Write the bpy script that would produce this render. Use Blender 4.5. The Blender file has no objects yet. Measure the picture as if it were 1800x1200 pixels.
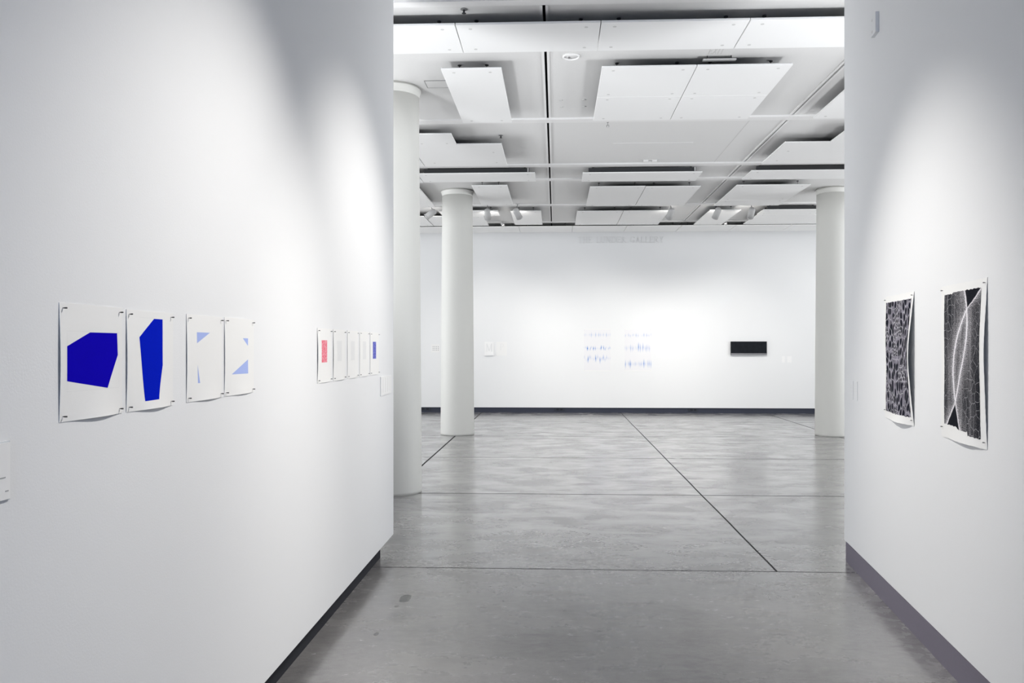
import bpy, bmesh, math, random
from mathutils import Vector, Matrix
PI = math.pi
R = math.radians
C = bpy.context.scene.collection
random.seed(7)

# ------------------------------------------------------------------ camera
EYE = 1.6
YAW = math.atan(60 / 1400)
cam_data = bpy.data.cameras.new('camera')
cam_data.sensor_width = 36.0
cam_data.lens = 28.0
cam_data.shift_x = -17 / 1800
cam_data.shift_y = 9 / 1800
cam_data.clip_start = 0.05
cam_data.clip_end = 100
cam = bpy.data.objects.new('camera', cam_data)
cam.location = (0, 0, EYE)
cam.rotation_euler = (PI / 2, 0, YAW)
C.objects.link(cam)
bpy.context.scene.camera = cam

vs = bpy.context.scene.view_settings
vs.view_transform = 'Standard'
vs.look = 'None'
vs.gamma = 1.0
vs.use_curve_mapping = False
vs.exposure = 0.0

world = bpy.data.worlds.new('world')
bpy.context.scene.world = world
world.use_nodes = True
world.node_tree.nodes['Background'].inputs[0].default_value = (0.75, 0.85, 1.0, 1)
world.node_tree.nodes['Background'].inputs[1].default_value = 0.3

WARM = (1.0, 0.965, 0.91)
COOL = (0.50, 0.66, 1.0)


def spot(loc, aim, power, angle, blend=1.0, col=WARM, size=0.05, name='track_lamp_light'):
    d = bpy.data.lights.new(name, 'SPOT')
    d.energy = power
    d.spot_size = R(angle)
    d.spot_blend = blend
    d.color = col
    d.shadow_soft_size = size
    o = bpy.data.objects.new(name, d)
    o.location = loc
    o.rotation_euler = (Vector(aim) - Vector(loc)).to_track_quat('-Z', 'Y').to_euler()
    C.objects.link(o)
    return o


def area(loc, aim, power, sx, sy, col, name):
    d = bpy.data.lights.new(name, 'AREA')
    d.shape = 'RECTANGLE'
    d.size = sx
    d.size_y = sy
    d.energy = power
    d.color = col
    o = bpy.data.objects.new(name, d)
    o.location = loc
    o.rotation_euler = (Vector(aim) - Vector(loc)).to_track_quat('-Z', 'Y').to_euler()
    C.objects.link(o)
    return o


# added cool fill from behind the camera, set in an invented back opening
FILL_COL = (0.97, 0.985, 1.0)
area((0.1, -4.72, 1.9), (0.1, 0, 1.9), 76, 2.0, 2.7, COOL, 'window_daylight')
# added fill in invented side and back windows, tilted up to brighten the ceiling
area((-5.5, -4.80, 1.7), (-5.5, 0, 3.9), 50, 5.0, 2.4, FILL_COL, 'window_daylight')
area((6.5, -4.80, 1.7), (6.5, 0, 3.9), 50, 6.0, 2.4, FILL_COL, 'window_daylight')
area((-9.20, 10.7, 1.7), (0, 10.7, 10.7), 740, 11.4, 2.4, FILL_COL, 'window_daylight')
area((11.20, 10.7, 1.7), (0, 10.7, 12.7), 720, 11.4, 2.4, FILL_COL, 'window_daylight')
# passage track lamps, aimed across the passage at the two print walls
spot((1.15, 3.50, 4.25), (-1.275, 2.78, 1.0), 500, 61)
spot((1.35, 5.45, 4.25), (-1.275, 4.90, 1.65), 425, 53)
spot((-0.80, 4.95, 4.25), (2.0, 4.28, 1.15), 470, 52)
# gallery lamps out of the picture along the far wall
for x in (-6.5, -4.6, 5.6, 7.5, 9.4):
    spot((x, 15.5, 4.15), (x, 19.3, 1.7), 85, 75)
# unseen fill spots added behind the passage wall ends to brighten the gallery ceiling
spot((-3.3, 5.2, 1.6), (-0.2, 7.6, 4.45), 480, 120, 1.0, FILL_COL, 0.35)
spot((4.2, 5.2, 1.6), (1.4, 7.6, 4.45), 480, 120, 1.0, FILL_COL, 0.35)
spot((-4.5, 6.75, 1.8), (-0.4, 6.9, 4.45), 55, 110, 1.0, FILL_COL, 0.35)
spot((5.2, 6.75, 1.8), (1.4, 6.9, 4.45), 55, 110, 1.0, FILL_COL, 0.35)
# fill spots without fixtures, added over the floor for bounce onto the ceiling
for x, y in ((-2.6, 11.0), (0.0, 12.9), (2.6, 11.2), (5.8, 11.0), (2.6, 15.3)):
    spot((x, y, 4.3), (x, y + 0.6, 0), 50, 110)


# ------------------------------------------------------------------ materials
def new_mat(name):
    m = bpy.data.materials.new(name)
    m.use_nodes = True
    nt = m.node_tree
    return m, nt, nt.nodes['Principled BSDF']


def nd(nt, kind, **kw):
    n = nt.nodes.new(kind)
    for k, v in kw.items():
        setattr(n, k, v)
    return n


def lk(nt, a, b):
    nt.links.new(a, b)


def mth(nt, op, a, b=None, c=None, clamp=False):
    n = nt.nodes.new('ShaderNodeMath')
    n.operation = op
    n.use_clamp = clamp
    for i, v in enumerate((a, b, c)):
        if v is None:
            continue
        if isinstance(v, (int, float)):
            n.inputs[i].default_value = v
        else:
            lk(nt, v, n.inputs[i])
    return n.outputs[0]


def mixc(nt, f, a, b):
    n = nt.nodes.new('ShaderNodeMix')
    n.data_type = 'RGBA'
    if isinstance(f, (int, float)):
        n.inputs[0].default_value = f
    else:
        lk(nt, f, n.inputs[0])
    for i, v in ((6, a), (7, b)):
        if isinstance(v, tuple):
            n.inputs[i].default_value = (*v, 1)
        else:
            lk(nt, v, n.inputs[i])
    return n.outputs[2]


def maprange(nt, v, a, b, c=0.0, d=1.0, smooth=False):
    n = nd(nt, 'ShaderNodeMapRange')
    if smooth:
        n.interpolation_type = 'SMOOTHSTEP'
    if isinstance(v, (int, float)):
        n.inputs[0].default_value = v
    else:
        lk(nt, v, n.inputs[0])
    for i, x in enumerate((a, b, c, d)):
        n.inputs[i + 1].default_value = x
    return n.outputs[0]


def plain(name, col, rough=0.6, bump=0.0, scale=120, var=0.0, metallic=0.0, spec=0.5):
    m, nt, b = new_mat(name)
    b.inputs['Base Color'].default_value = (*col, 1)
    b.inputs['Roughness'].default_value = rough
    b.inputs['Metallic'].default_value = metallic
    b.inputs['Specular IOR Level'].default_value = spec
    tc = nd(nt, 'ShaderNodeTexCoord')
    no = nd(nt, 'ShaderNodeTexNoise')
    no.inputs['Scale'].default_value = scale
    no.inputs['Detail'].default_value = 3
    lk(nt, tc.outputs['Object'], no.inputs['Vector'])
    if var:
        f = mth(nt, 'MULTIPLY_ADD', no.outputs[0], 2 * var, 1 - var)
        mx = nd(nt, 'ShaderNodeVectorMath', operation='SCALE')
        mx.inputs[0].default_value = col
        lk(nt, f, mx.inputs['Scale'])
        lk(nt, mx.outputs[0], b.inputs['Base Color'])
    if bump:
        bp = nd(nt, 'ShaderNodeBump')
        bp.inputs['Strength'].default_value = bump
        bp.inputs['Distance'].default_value = 0.002
        lk(nt, no.outputs[0], bp.inputs['Height'])
        lk(nt, bp.outputs[0], b.inputs['Normal'])
    return m


M = {}
M['wall'] = plain('wall_paint', (0.80, 0.808, 0.822), 0.65, 0.15, 160)
M['farwall'] = plain('gallery_wall_paint', (0.80, 0.808, 0.816), 0.65, 0.1, 120)
M['ceiling'] = plain('ceiling_paint', (0.76, 0.757, 0.75), 0.8, 0.1, 60, 0.03)
M['rib'] = plain('ceiling_joint_paint', (0.82, 0.815, 0.81), 0.7, 0, 60, 0.03)
M['board'] = plain('acoustic_board_white', (0.90, 0.90, 0.895), 0.75, 0.08, 150, 0.015)
M['mark'] = plain('fixing_mark_grey', (0.66, 0.66, 0.65), 0.8)
M['dark'] = plain('dark_gap', (0.02, 0.02, 0.02), 0.9)
M['rail'] = plain('dark_mounting_steel', (0.035, 0.037, 0.04), 0.6)
M['column'] = plain('column_paint', (0.71, 0.71, 0.68), 0.55, 0.12, 60, 0.01)
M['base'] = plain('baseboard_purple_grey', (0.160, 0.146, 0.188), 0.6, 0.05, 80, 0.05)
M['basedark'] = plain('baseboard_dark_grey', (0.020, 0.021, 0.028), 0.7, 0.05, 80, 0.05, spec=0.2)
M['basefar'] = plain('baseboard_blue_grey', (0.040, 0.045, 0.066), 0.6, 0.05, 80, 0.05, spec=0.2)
M['paper'] = plain('rag_paper', (0.83, 0.83, 0.825), 0.85, 0.1, 400, 0.01)
M['paperw'] = plain('white_label_card', (0.86, 0.86, 0.86), 0.5)
M['pin'] = plain('dark_steel_pin', (0.06, 0.06, 0.06), 0.4, metallic=0.5)
M['pinlight'] = plain('pale_steel_pin', (0.35, 0.35, 0.35), 0.4, metallic=0.5)
M['pencil'] = plain('faint_pencil', (0.76, 0.76, 0.76), 0.8)
M['blue'] = plain('ultramarine_ink', (0.006, 0.0015, 0.44), 0.9, 0.1, 300, 0.10, spec=0.02)
M['blue2'] = plain('cobalt_ink', (0.0015, 0.012, 0.50), 0.9, 0.1, 300, 0.15, spec=0.02)
M['pale'] = plain('pale_blue_ink', (0.37, 0.46, 0.82), 0.8, 0.05, 300, 0.05)
M['ink'] = plain('grey_text_ink', (0.42, 0.42, 0.43), 0.8)
M['lamp'] = plain('white_lamp_housing', (0.56, 0.56, 0.56), 0.45)
M['lampdark'] = plain('lamp_joint_grey', (0.22, 0.22, 0.22), 0.5)
M['outlet'] = plain('dark_outlet_plate', (0.012, 0.017, 0.03), 0.5)
M['frame'] = plain('white_window_frame', (0.8, 0.8, 0.8), 0.5)
M['letter'] = plain('raised_white_letter', (0.76, 0.768, 0.772), 0.5)
M['acrylic'] = plain('clear_acrylic_edge', (0.62, 0.65, 0.68), 0.2)


def emit(name, col, strength):
    m, nt, b = new_mat(name)
    b.inputs['Base Color'].default_value = (*col, 1)
    b.inputs['Emission Color'].default_value = (*col, 1)
    b.inputs['Emission Strength'].default_value = strength
    return m


M['lens'] = emit('lit_lamp_lens', (1.0, 0.97, 0.92), 2.0)


def glass_mat():
    m, nt, b = new_mat('window_glass')
    b.inputs['Base Color'].default_value = (1, 1, 1, 1)
    b.inputs['Roughness'].default_value = 0.0
    b.inputs['Transmission Weight'].default_value = 1.0
    b.inputs['IOR'].default_value = 1.02
    return m


M['glass'] = glass_mat()


def floor_mat():
    m, nt, b = new_mat('polished_concrete')
    tc = nd(nt, 'ShaderNodeTexCoord')
    P = tc.outputs['Object']
    sep = nd(nt, 'ShaderNodeSeparateXYZ')
    lk(nt, P, sep.inputs[0])

    def noise(scale, detail, dist=0.0, sx=1.0, sy=1.0, rough=0.55):
        mp = nd(nt, 'ShaderNodeMapping')
        mp.inputs['Scale'].default_value = (sx, sy, 1)
        lk(nt, P, mp.inputs[0])
        n = nd(nt, 'ShaderNodeTexNoise')
        n.inputs['Scale'].default_value = scale
        n.inputs['Detail'].default_value = detail
        n.inputs['Distortion'].default_value = dist
        n.inputs['Roughness'].default_value = rough
        lk(nt, mp.outputs[0], n.inputs['Vector'])
        return n.outputs[0]
    big = noise(0.55, 5, 0.6)
    mid = noise(2.8, 7, 0.35, 0.7, 1.2, 0.60)
    fine = noise(22, 6, 0.3, 0.7, 1.2, 0.7)
    speck = noise(160, 2)
    smudge = maprange(nt, noise(1.3, 6, 1.0, 0.8, 1.3, 0.6), 0.56, 0.72, 0, 1, True)
    streak = maprange(nt, noise(6.0, 5, 0.6, 0.35, 1.6, 0.6), 0.57, 0.72, 0, 1, True)
    v = mth(nt, 'MULTIPLY', mth(nt, 'SUBTRACT', big, 0.5), 0.85)
    v = mth(nt, 'ADD', v, mth(nt, 'MULTIPLY', mth(nt, 'SUBTRACT', mid, 0.5), 0.40))
    v = mth(nt, 'ADD', v, mth(nt, 'MULTIPLY', mth(nt, 'SUBTRACT', fine, 0.5), 0.42))
    v = mth(nt, 'ADD', v, mth(nt, 'MULTIPLY', mth(nt, 'SUBTRACT', speck, 0.5), 0.22))
    v = mth(nt, 'SUBTRACT', v, mth(nt, 'MULTIPLY', smudge, 0.16))
    v = mth(nt, 'SUBTRACT', v, mth(nt, 'MULTIPLY', streak, 0.16))
    v = mth(nt, 'ADD', v, 0.54, clamp=True)
    ramp = nd(nt, 'ShaderNodeValToRGB')
    e = ramp.color_ramp.elements
    e[0].position = 0.12
    e[0].color = (0.095, 0.092, 0.097, 1)
    e[1].position = 0.9
    e[1].color = (0.335, 0.326, 0.320, 1)
    lk(nt, v, ramp.inputs[0])
    col = ramp.outputs[0]
    wob = mth(nt, 'MULTIPLY', mth(nt, 'SUBTRACT', noise(0.5, 2), 0.5), 0.02)
    # saw-cut control joints
    x, y = sep.outputs[0], sep.outputs[1]
    jm = None
    for ax, vals in ((x, (-1.80, 1.57, 5.02, -5.2, 8.4)), (y, (5.735, 8.65, 11.48, 14.25, 17.02, 2.85))):
        for c in vals:
            d = mth(nt, 'ABSOLUTE', mth(nt, 'SUBTRACT', mth(nt, 'ADD', ax, wob), c))
            if ax is x and c > 1 and c < 2:
                w = 0.008
            elif ax is x and c < 0:
                w = 0.013
            else:
                w = 0.012
            k = mth(nt, 'LESS_THAN', d, w * (0.6 if ax is y and c < 6 else 1.0))
            if ax is x and 1 < c < 2:
                k = mth(nt, 'MULTIPLY', k, mth(nt, 'GREATER_THAN', y, 5.73))
            jm = k if jm is None else mth(nt, 'MAXIMUM', jm, k)
    col = mixc(nt, mth(nt, 'MULTIPLY', jm, 0.82), col, (0.03, 0.03, 0.032))

    def blob(cx, cy, rx, ry, colr, amt, colin, edge=0.35):
        nn = mth(nt, 'MULTIPLY', mth(nt, 'SUBTRACT', noise(14, 2), 0.5), 0.9)
        dx = mth(nt, 'DIVIDE', mth(nt, 'SUBTRACT', x, cx), rx)
        dy = mth(nt, 'DIVIDE', mth(nt, 'SUBTRACT', y, cy), ry)
        d = mth(nt, 'SQRT', mth(nt, 'ADD', mth(nt, 'MULTIPLY', dx, dx), mth(nt, 'MULTIPLY', dy, dy)))
        d = mth(nt, 'ADD', d, nn)
        mr = nd(nt, 'ShaderNodeMapRange')
        lk(nt, d, mr.inputs[0])
        mr.inputs[1].default_value = 1.0
        mr.inputs[2].default_value = 1.0 - edge
        mr.inputs[3].default_value = 0
        mr.inputs[4].default_value = amt
        return mixc(nt, mr.outputs[0], colin, colr)
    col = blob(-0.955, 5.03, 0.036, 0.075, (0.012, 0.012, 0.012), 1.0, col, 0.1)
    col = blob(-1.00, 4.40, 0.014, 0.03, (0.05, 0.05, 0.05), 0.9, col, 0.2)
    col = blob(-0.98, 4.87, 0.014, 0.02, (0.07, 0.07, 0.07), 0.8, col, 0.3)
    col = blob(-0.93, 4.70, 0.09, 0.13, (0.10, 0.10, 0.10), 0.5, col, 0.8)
    col = blob(0.0, 3.55, 0.03, 0.03, (0.07, 0.07, 0.07), 0.4, col, 0.6)
    col = blob(1.77, 5.55, 0.22, 0.10, (0.14, 0.13, 0.125), 0.6, col, 0.7)
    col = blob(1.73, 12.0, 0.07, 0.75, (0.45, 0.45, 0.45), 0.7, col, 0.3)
    # scuffed pale edge along the right baseboard
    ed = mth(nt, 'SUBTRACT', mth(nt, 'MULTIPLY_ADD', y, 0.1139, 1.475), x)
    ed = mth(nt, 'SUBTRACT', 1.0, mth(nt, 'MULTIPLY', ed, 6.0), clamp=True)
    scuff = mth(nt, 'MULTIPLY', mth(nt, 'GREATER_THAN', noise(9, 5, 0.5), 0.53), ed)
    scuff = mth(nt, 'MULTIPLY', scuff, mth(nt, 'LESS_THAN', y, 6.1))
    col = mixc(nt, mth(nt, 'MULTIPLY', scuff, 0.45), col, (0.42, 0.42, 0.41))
    lk(nt, col, b.inputs['Base Color'])
    rg = maprange(nt, mid, 0.30, 0.70, 0.12, 0.36)
    rg = mth(nt, 'ADD', rg, mth(nt, 'MULTIPLY', mth(nt, 'SUBTRACT', fine, 0.5), 0.15))
    rg = mth(nt, 'MAXIMUM', rg, jm)
    keep = mth(nt, 'SUBTRACT', 1.0, jm)
    lk(nt, mth(nt, 'MULTIPLY', keep, 0.7), b.inputs['Specular IOR Level'])
    lk(nt, mth(nt, 'MULTIPLY', keep, mth(nt, 'SUBTRACT', maprange(nt, mid, 0.25, 0.75, 0.98, 0.45), mth(nt, 'MULTIPLY', mth(nt, 'MAXIMUM', smudge, streak), 0.3))), b.inputs['Coat Weight'])
    b.inputs['Coat Roughness'].default_value = 0.19
    lk(nt, rg, b.inputs['Roughness'])
    bp = nd(nt, 'ShaderNodeBump')
    bp.inputs['Strength'].default_value = 0.10
    bp.inputs['Distance'].default_value = 0.002
    lk(nt, mth(nt, 'ADD', mid, mth(nt, 'MULTIPLY', fine, 0.3)), bp.inputs['Height'])
    lk(nt, bp.outputs[0], b.inputs['Normal'])
    return m


M['floor'] = floor_mat()


def uv_nodes(nt):
    u = nd(nt, 'ShaderNodeUVMap')
    s = nd(nt, 'ShaderNodeSeparateXYZ')
    lk(nt, u.outputs[0], s.inputs[0])
    return u.outputs[0], s.outputs[0], s.outputs[1]


def curve(nt, v, pts):
    n = nd(nt, 'ShaderNodeFloatCurve')
    cv = n.mapping.curves[0]
    cv.points[0].location = pts[0]
    cv.points[1].location = pts[-1]
    for p in pts[1:-1]:
        cv.points.new(*p)
    n.mapping.update()
    lk(nt, v, n.inputs['Value'])
    return n.outputs[0]


def warp(nt, uv, scale, amt, sx=1.0, sy=1.0):
    n = nd(nt, 'ShaderNodeTexNoise')
    n.inputs['Scale'].default_value = scale
    lk(nt, uv, n.inputs['Vector'])
    s = nd(nt, 'ShaderNodeVectorMath', operation='SUBTRACT')
    lk(nt, n.outputs['Color'], s.inputs[0])
    s.inputs[1].default_value = (0.5, 0.5, 0.5)
    k = nd(nt, 'ShaderNodeVectorMath', operation='SCALE')
    lk(nt, s.outputs[0], k.inputs[0])
    k.inputs['Scale'].default_value = amt
    a = nd(nt, 'ShaderNodeVectorMath', operation='ADD')
    lk(nt, uv, a.inputs[0])
    lk(nt, k.outputs[0], a.inputs[1])
    m = nd(nt, 'ShaderNodeVectorMath', operation='MULTIPLY')
    lk(nt, a.outputs[0], m.inputs[0])
    m.inputs[1].default_value = (sx, sy, 1)
    return m.outputs[0]


def cell_print_mat():
    # UV in metres on the print; dark cells in a grey ground with fine white veins
    m, nt, b = new_mat('cell_pattern_print')
    uv, u, v = uv_nodes(nt)
    w = warp(nt, uv, 3.2, 0.16, 1.0, 0.85)

    def vor(vec, scale, feature, rnd=0.9):
        n = nd(nt, 'ShaderNodeTexVoronoi')
        n.feature = feature
        n.voronoi_dimensions = '2D'
        n.inputs['Scale'].default_value = scale
        n.inputs['Randomness'].default_value = rnd
        lk(nt, vec, n.inputs['Vector'])
        return n
    # large cells and small cells, patched by a broad mask
    mask = nd(nt, 'ShaderNodeTexNoise')
    mask.inputs['Scale'].default_value = 5.5
    mask.inputs['Detail'].default_value = 1.0
    lk(nt, uv, mask.inputs['Vector'])
    mk = maprange(nt, mask.outputs[0], 0.52, 0.58, 0, 1, True)
    bigd = vor(w, 19, 'F1', 0.75).outputs['Distance']
    smld = vor(w, 46, 'F1', 0.75).outputs['Distance']
    big = vor(w, 19, 'DISTANCE_TO_EDGE', 0.75).outputs['Distance']
    sml = vor(w, 46, 'DISTANCE_TO_EDGE', 0.75).outputs['Distance']

    def two(a, b_):
        n = nd(nt, 'ShaderNodeMix')
        lk(nt, mk, n.inputs[0])
        lk(nt, a, n.inputs[2])
        lk(nt, b_, n.inputs[3])
        return n.outputs[0]
    cell = two(maprange(nt, bigd, 0.34, 0.40, 1, 0, True), maprange(nt, smld, 0.26, 0.36, 1, 0, True))
    line = two(maprange(nt, big, 0.014, 0.032, 1, 0, True), maprange(nt, sml, 0.04, 0.09, 1, 0, True))
    gr = nd(nt, 'ShaderNodeTexNoise')
    gr.inputs['Scale'].default_value = 26
    gr.inputs['Detail'].default_value = 3
    lk(nt, uv, gr.inputs['Vector'])
    gf = maprange(nt, gr.outputs[0], 0.38, 0.62)
    ground = mixc(nt, gf, (0.05, 0.045, 0.065), (0.21, 0.195, 0.245))
    dk = mixc(nt, gf, (0.004, 0.006, 0.012), (0.020, 0.018, 0.028))
    c = mixc(nt, cell, ground, dk)
    rip = mth(nt, 'GREATER_THAN', mth(nt, 'SINE', mth(nt, 'MULTIPLY', bigd, 110.0)), 0.55)
    rip = mth(nt, 'MULTIPLY', rip, mth(nt, 'SUBTRACT', 1.0, cell))
    c = mixc(nt, mth(nt, 'MULTIPLY', rip, 0.28), c, (0.62, 0.62, 0.66))
    c = mixc(nt, mth(nt, 'MULTIPLY', line, 0.50), c, (0.80, 0.80, 0.82))
    lk(nt, c, b.inputs['Base Color'])
    b.inputs['Roughness'].default_value = 0.7
    b.inputs['Specular IOR Level'].default_value = 0.02
    return m


def arc_print_mat():
    # UV 0..1 across / 0..1 upwards on the printed area
    m, nt, b = new_mat('crossing_arc_print')
    uv, u, v = uv_nodes(nt)
    t = mth(nt, 'SUBTRACT', 1.0, v)       # from the top down
    A = curve(nt, t, [(0, 1.0), (0.07, 0.83), (0.135, 0.64), (0.23, 0.50), (0.36, 0.36), (0.55, 0.27), (0.70, 0.29), (0.81, 0.34), (0.92, 0.42), (1.0, 0.50)])
    B = curve(nt, t, [(0, 0.57), (0.06, 0.61), (0.135, 0.64), (0.28, 0.655), (0.45, 0.58), (0.62, 0.46), (0.75, 0.38), (0.81, 0.34), (0.90, 0.22), (1.0, 0.08)])
    dA = mth(nt, 'ABSOLUTE', mth(nt, 'SUBTRACT', u, A))
    dB = mth(nt, 'ABSOLUTE', mth(nt, 'SUBTRACT', u, B))
    d = mth(nt, 'MINIMUM', dA, dB)
    glow = mth(nt, 'POWER', 2.718, mth(nt, 'MULTIPLY', d, -10.0))
    core = maprange(nt, d, 0.008, 0.024, 1, 0, True)
    hi = mth(nt, 'MAXIMUM', A, B)
    lo = mth(nt, 'MINIMUM', A, B)
    inside = mth(nt, 'MULTIPLY', mth(nt, 'GREATER_THAN', u, lo), mth(nt, 'LESS_THAN', u, hi))
    ends = mth(nt, 'MAXIMUM', mth(nt, 'LESS_THAN', t, 0.135), mth(nt, 'GREATER_THAN', t, 0.81))
    black = mth(nt, 'MULTIPLY', inside, ends)
    wh = warp(nt, uv, 22, 0.05, 0.72, 1.0)
    hv = nd(nt, 'ShaderNodeTexVoronoi')
    hv.feature = 'DISTANCE_TO_EDGE'
    hv.voronoi_dimensions = '2D'
    hv.inputs['Scale'].default_value = 88
    lk(nt, wh, hv.inputs['Vector'])
    hair = maprange(nt, hv.outputs['Distance'], 0.06, 0.22, 1, 0, True)
    st = nd(nt, 'ShaderNodeTexNoise')
    mp2 = nd(nt, 'ShaderNodeMapping')
    mp2.inputs['Scale'].default_value = (11, 0.8, 1)
    lk(nt, uv, mp2.inputs[0])
    lk(nt, mp2.outputs[0], st.inputs['Vector'])
    st.inputs['Scale'].default_value = 1.0
    st.inputs['Detail'].default_value = 4
    streak = maprange(nt, st.outputs[0], 0.42, 0.66, 0, 1, True)
    # branching veins, dense at the left
    w = warp(nt, uv, 6, 0.1, 1.0, 1.5)
    vo = nd(nt, 'ShaderNodeTexVoronoi')
    vo.feature = 'DISTANCE_TO_EDGE'
    vo.voronoi_dimensions = '2D'
    vo.inputs['Scale'].default_value = 9
    lk(nt, w, vo.inputs['Vector'])
    vein = maprange(nt, vo.outputs['Distance'], 0.012, 0.03, 1, 0, True)
    veinm = mth(nt, 'MULTIPLY', vein, maprange(nt, d, 0.10, 0.25, 0, 1))
    val = mth(nt, 'MULTIPLY', glow, mth(nt, 'MULTIPLY_ADD', hair, 0.75, 0.10))
    val = mth(nt, 'ADD', val, mth(nt, 'MULTIPLY', hair, 0.05))
    val = mth(nt, 'ADD', val, mth(nt, 'MULTIPLY', mth(nt, 'MULTIPLY_ADD', hair, 0.7, 0.4), mth(nt, 'MULTIPLY', streak, 0.14)))
    val = mth(nt, 'ADD', val, mth(nt, 'MULTIPLY', veinm, 0.30))
    val = mth(nt, 'MULTIPLY', val, mth(nt, 'SUBTRACT', 1.0, mth(nt, 'MULTIPLY', black, 0.97)))
    val = mth(nt, 'ADD', val, mth(nt, 'MULTIPLY', core, 0.70), clamp=True)
    c = mixc(nt, val, (0.006, 0.007, 0.012), (0.84, 0.82, 0.86))
    lk(nt, c, b.inputs['Base Color'])
    b.inputs['Roughness'].default_value = 0.7
    b.inputs['Specular IOR Level'].default_value = 0.02
    return m


def brush_mat(name, bands, seed):
    # rows of blue brush marks on white paper; bands = (height from top, strength, thickness, wobble)
    m, nt, b = new_mat(name)
    uv, u, v = uv_nodes(nt)
    t = mth(nt, 'SUBTRACT', 1.0, v)
    tot = None
    for k, (c0, s, th, wb) in enumerate(bands):
        wn = nd(nt, 'ShaderNodeTexNoise')
        wn.noise_dimensions = '1D'
        wn.inputs['W'].default_value = 0
        ww = mth(nt, 'MULTIPLY_ADD', u, 1.6, seed + k * 7.3)
        lk(nt, ww, wn.inputs['W'])
        cen = mth(nt, 'MULTIPLY_ADD', mth(nt, 'SUBTRACT', wn.outputs[0], 0.5), wb, c0)
        d = mth(nt, 'ABSOLUTE', mth(nt, 'SUBTRACT', t, cen))
        sn = nd(nt, 'ShaderNodeTexNoise')
        sn.noise_dimensions = '1D'
        sn.inputs['Detail'].default_value = 5
        lk(nt, mth(nt, 'MULTIPLY_ADD', u, 3.6, seed * 3 + k * 11.7), sn.inputs['W'])
        stv = maprange(nt, sn.outputs[0], 0.42, 0.66, 0.05, 1, True)
        gn = nd(nt, 'ShaderNodeTexNoise')
        gn.noise_dimensions = '1D'
        lk(nt, mth(nt, 'MULTIPLY_ADD', u, 1.7, seed * 5 + k * 3.1), gn.inputs['W'])
        stv = mth(nt, 'MULTIPLY', stv, maprange(nt, gn.outputs[0], 0.34, 0.50, 0.25, 1, True))
        thv = mth(nt, 'MULTIPLY_ADD', stv, th, th * 0.5)
        mk = mth(nt, 'SUBTRACT', 1.0, mth(nt, 'DIVIDE', d, thv), clamp=True)
        mk = mth(nt, 'MULTIPLY', mth(nt, 'MULTIPLY', mk, stv), s, clamp=True)
        tot = mk if tot is None else mth(nt, 'MAXIMUM', tot, mk)
    c = mixc(nt, tot, (0.79, 0.79, 0.81), (0.10, 0.25, 0.60))
    lk(nt, c, b.inputs['Base Color'])
    b.inputs['Roughness'].default_value = 0.8
    return m


def scribble_mat(name, dark, light):
    m, nt, b = new_mat(name)
    uv, u, v = uv_nodes(nt)
    mp = nd(nt, 'ShaderNodeMapping')
    mp.inputs['Scale'].default_value = (9, 14, 1)
    lk(nt, uv, mp.inputs[0])
    n = nd(nt, 'ShaderNodeTexNoise')
    n.inputs['Scale'].default_value = 1
    n.inputs['Detail'].default_value = 5
    n.inputs['Distortion'].default_value = 1.5
    lk(nt, mp.outputs[0], n.inputs['Vector'])
    f = maprange(nt, n.outputs[0], 0.42, 0.60, 0, 1, True)
    lk(nt, mixc(nt, f, dark, light), b.inputs['Base Color'])
    b.inputs['Roughness'].default_value = 0.8
    return m


M['cells'] = cell_print_mat()
M['arcs'] = arc_print_mat()
M['brush1'] = brush_mat('blue_brush_rows_calm', ((0.14, 0.45, 0.05, 0.03), (0.46, 1.0, 0.045, 0.16), (0.70, 0.9, 0.07, 0.20)), 1.3)
M['brush2'] = brush_mat('blue_brush_rows_upright', ((0.15, 0.42, 0.04, 0.08), (0.45, 0.75, 0.085, 0.10), (0.83, 0.9, 0.08, 0.06)), 5.1)
M['red'] = scribble_mat('rose_red_scribble', (0.75, 0.10, 0.17), (0.82, 0.40, 0.45))
M['violet'] = scribble_mat('violet_blue_scribble', (0.05, 0.05, 0.42), (0.22, 0.25, 0.66))
M['ghost'] = plain('barely_visible_grey_ink', (0.76, 0.765, 0.77), 0.8, 0, 60, 0.03)
M['black'] = plain('black_painted_relief', (0.010, 0.012, 0.016), 0.8, 0.3, 14, 0.5, spec=0.15)
M['greyedge'] = plain('grey_lower_edge', (0.20, 0.20, 0.215), 0.6, 0, 12, 0.15)


# ------------------------------------------------------------------ mesh helpers
def link(name, bm, mats, parent=None, smooth=False):
    me = bpy.data.meshes.new(name)
    bmesh.ops.recalc_face_normals(bm, faces=bm.faces[:])
    bm.to_mesh(me)
    bm.free()
    for m in (mats if isinstance(mats, (list, tuple)) else [mats]):
        me.materials.append(M[m])
    if smooth:
        for p in me.polygons:
            p.use_smooth = True
    o = bpy.data.objects.new(name, me)
    C.objects.link(o)
    o.parent = parent
    return o


def box(bm, x0, x1, y0, y1, z0, z1, mi=0):
    v = [bm.verts.new(p) for p in ((x0, y0, z0), (x1, y0, z0), (x1, y1, z0), (x0, y1, z0),
                                   (x0, y0, z1), (x1, y0, z1), (x1, y1, z1), (x0, y1, z1))]
    for q in ((3, 2, 1, 0), (4, 5, 6, 7), (0, 1, 5, 4), (1, 2, 6, 5), (2, 3, 7, 6), (3, 0, 4, 7)):
        f = bm.faces.new([v[i] for i in q])
        f.material_index = mi


def boxes(name, lst, mats, parent=None):
    bm = bmesh.new()
    for b in lst:
        box(bm, *b)
    return link(name, bm, mats, parent)


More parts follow.
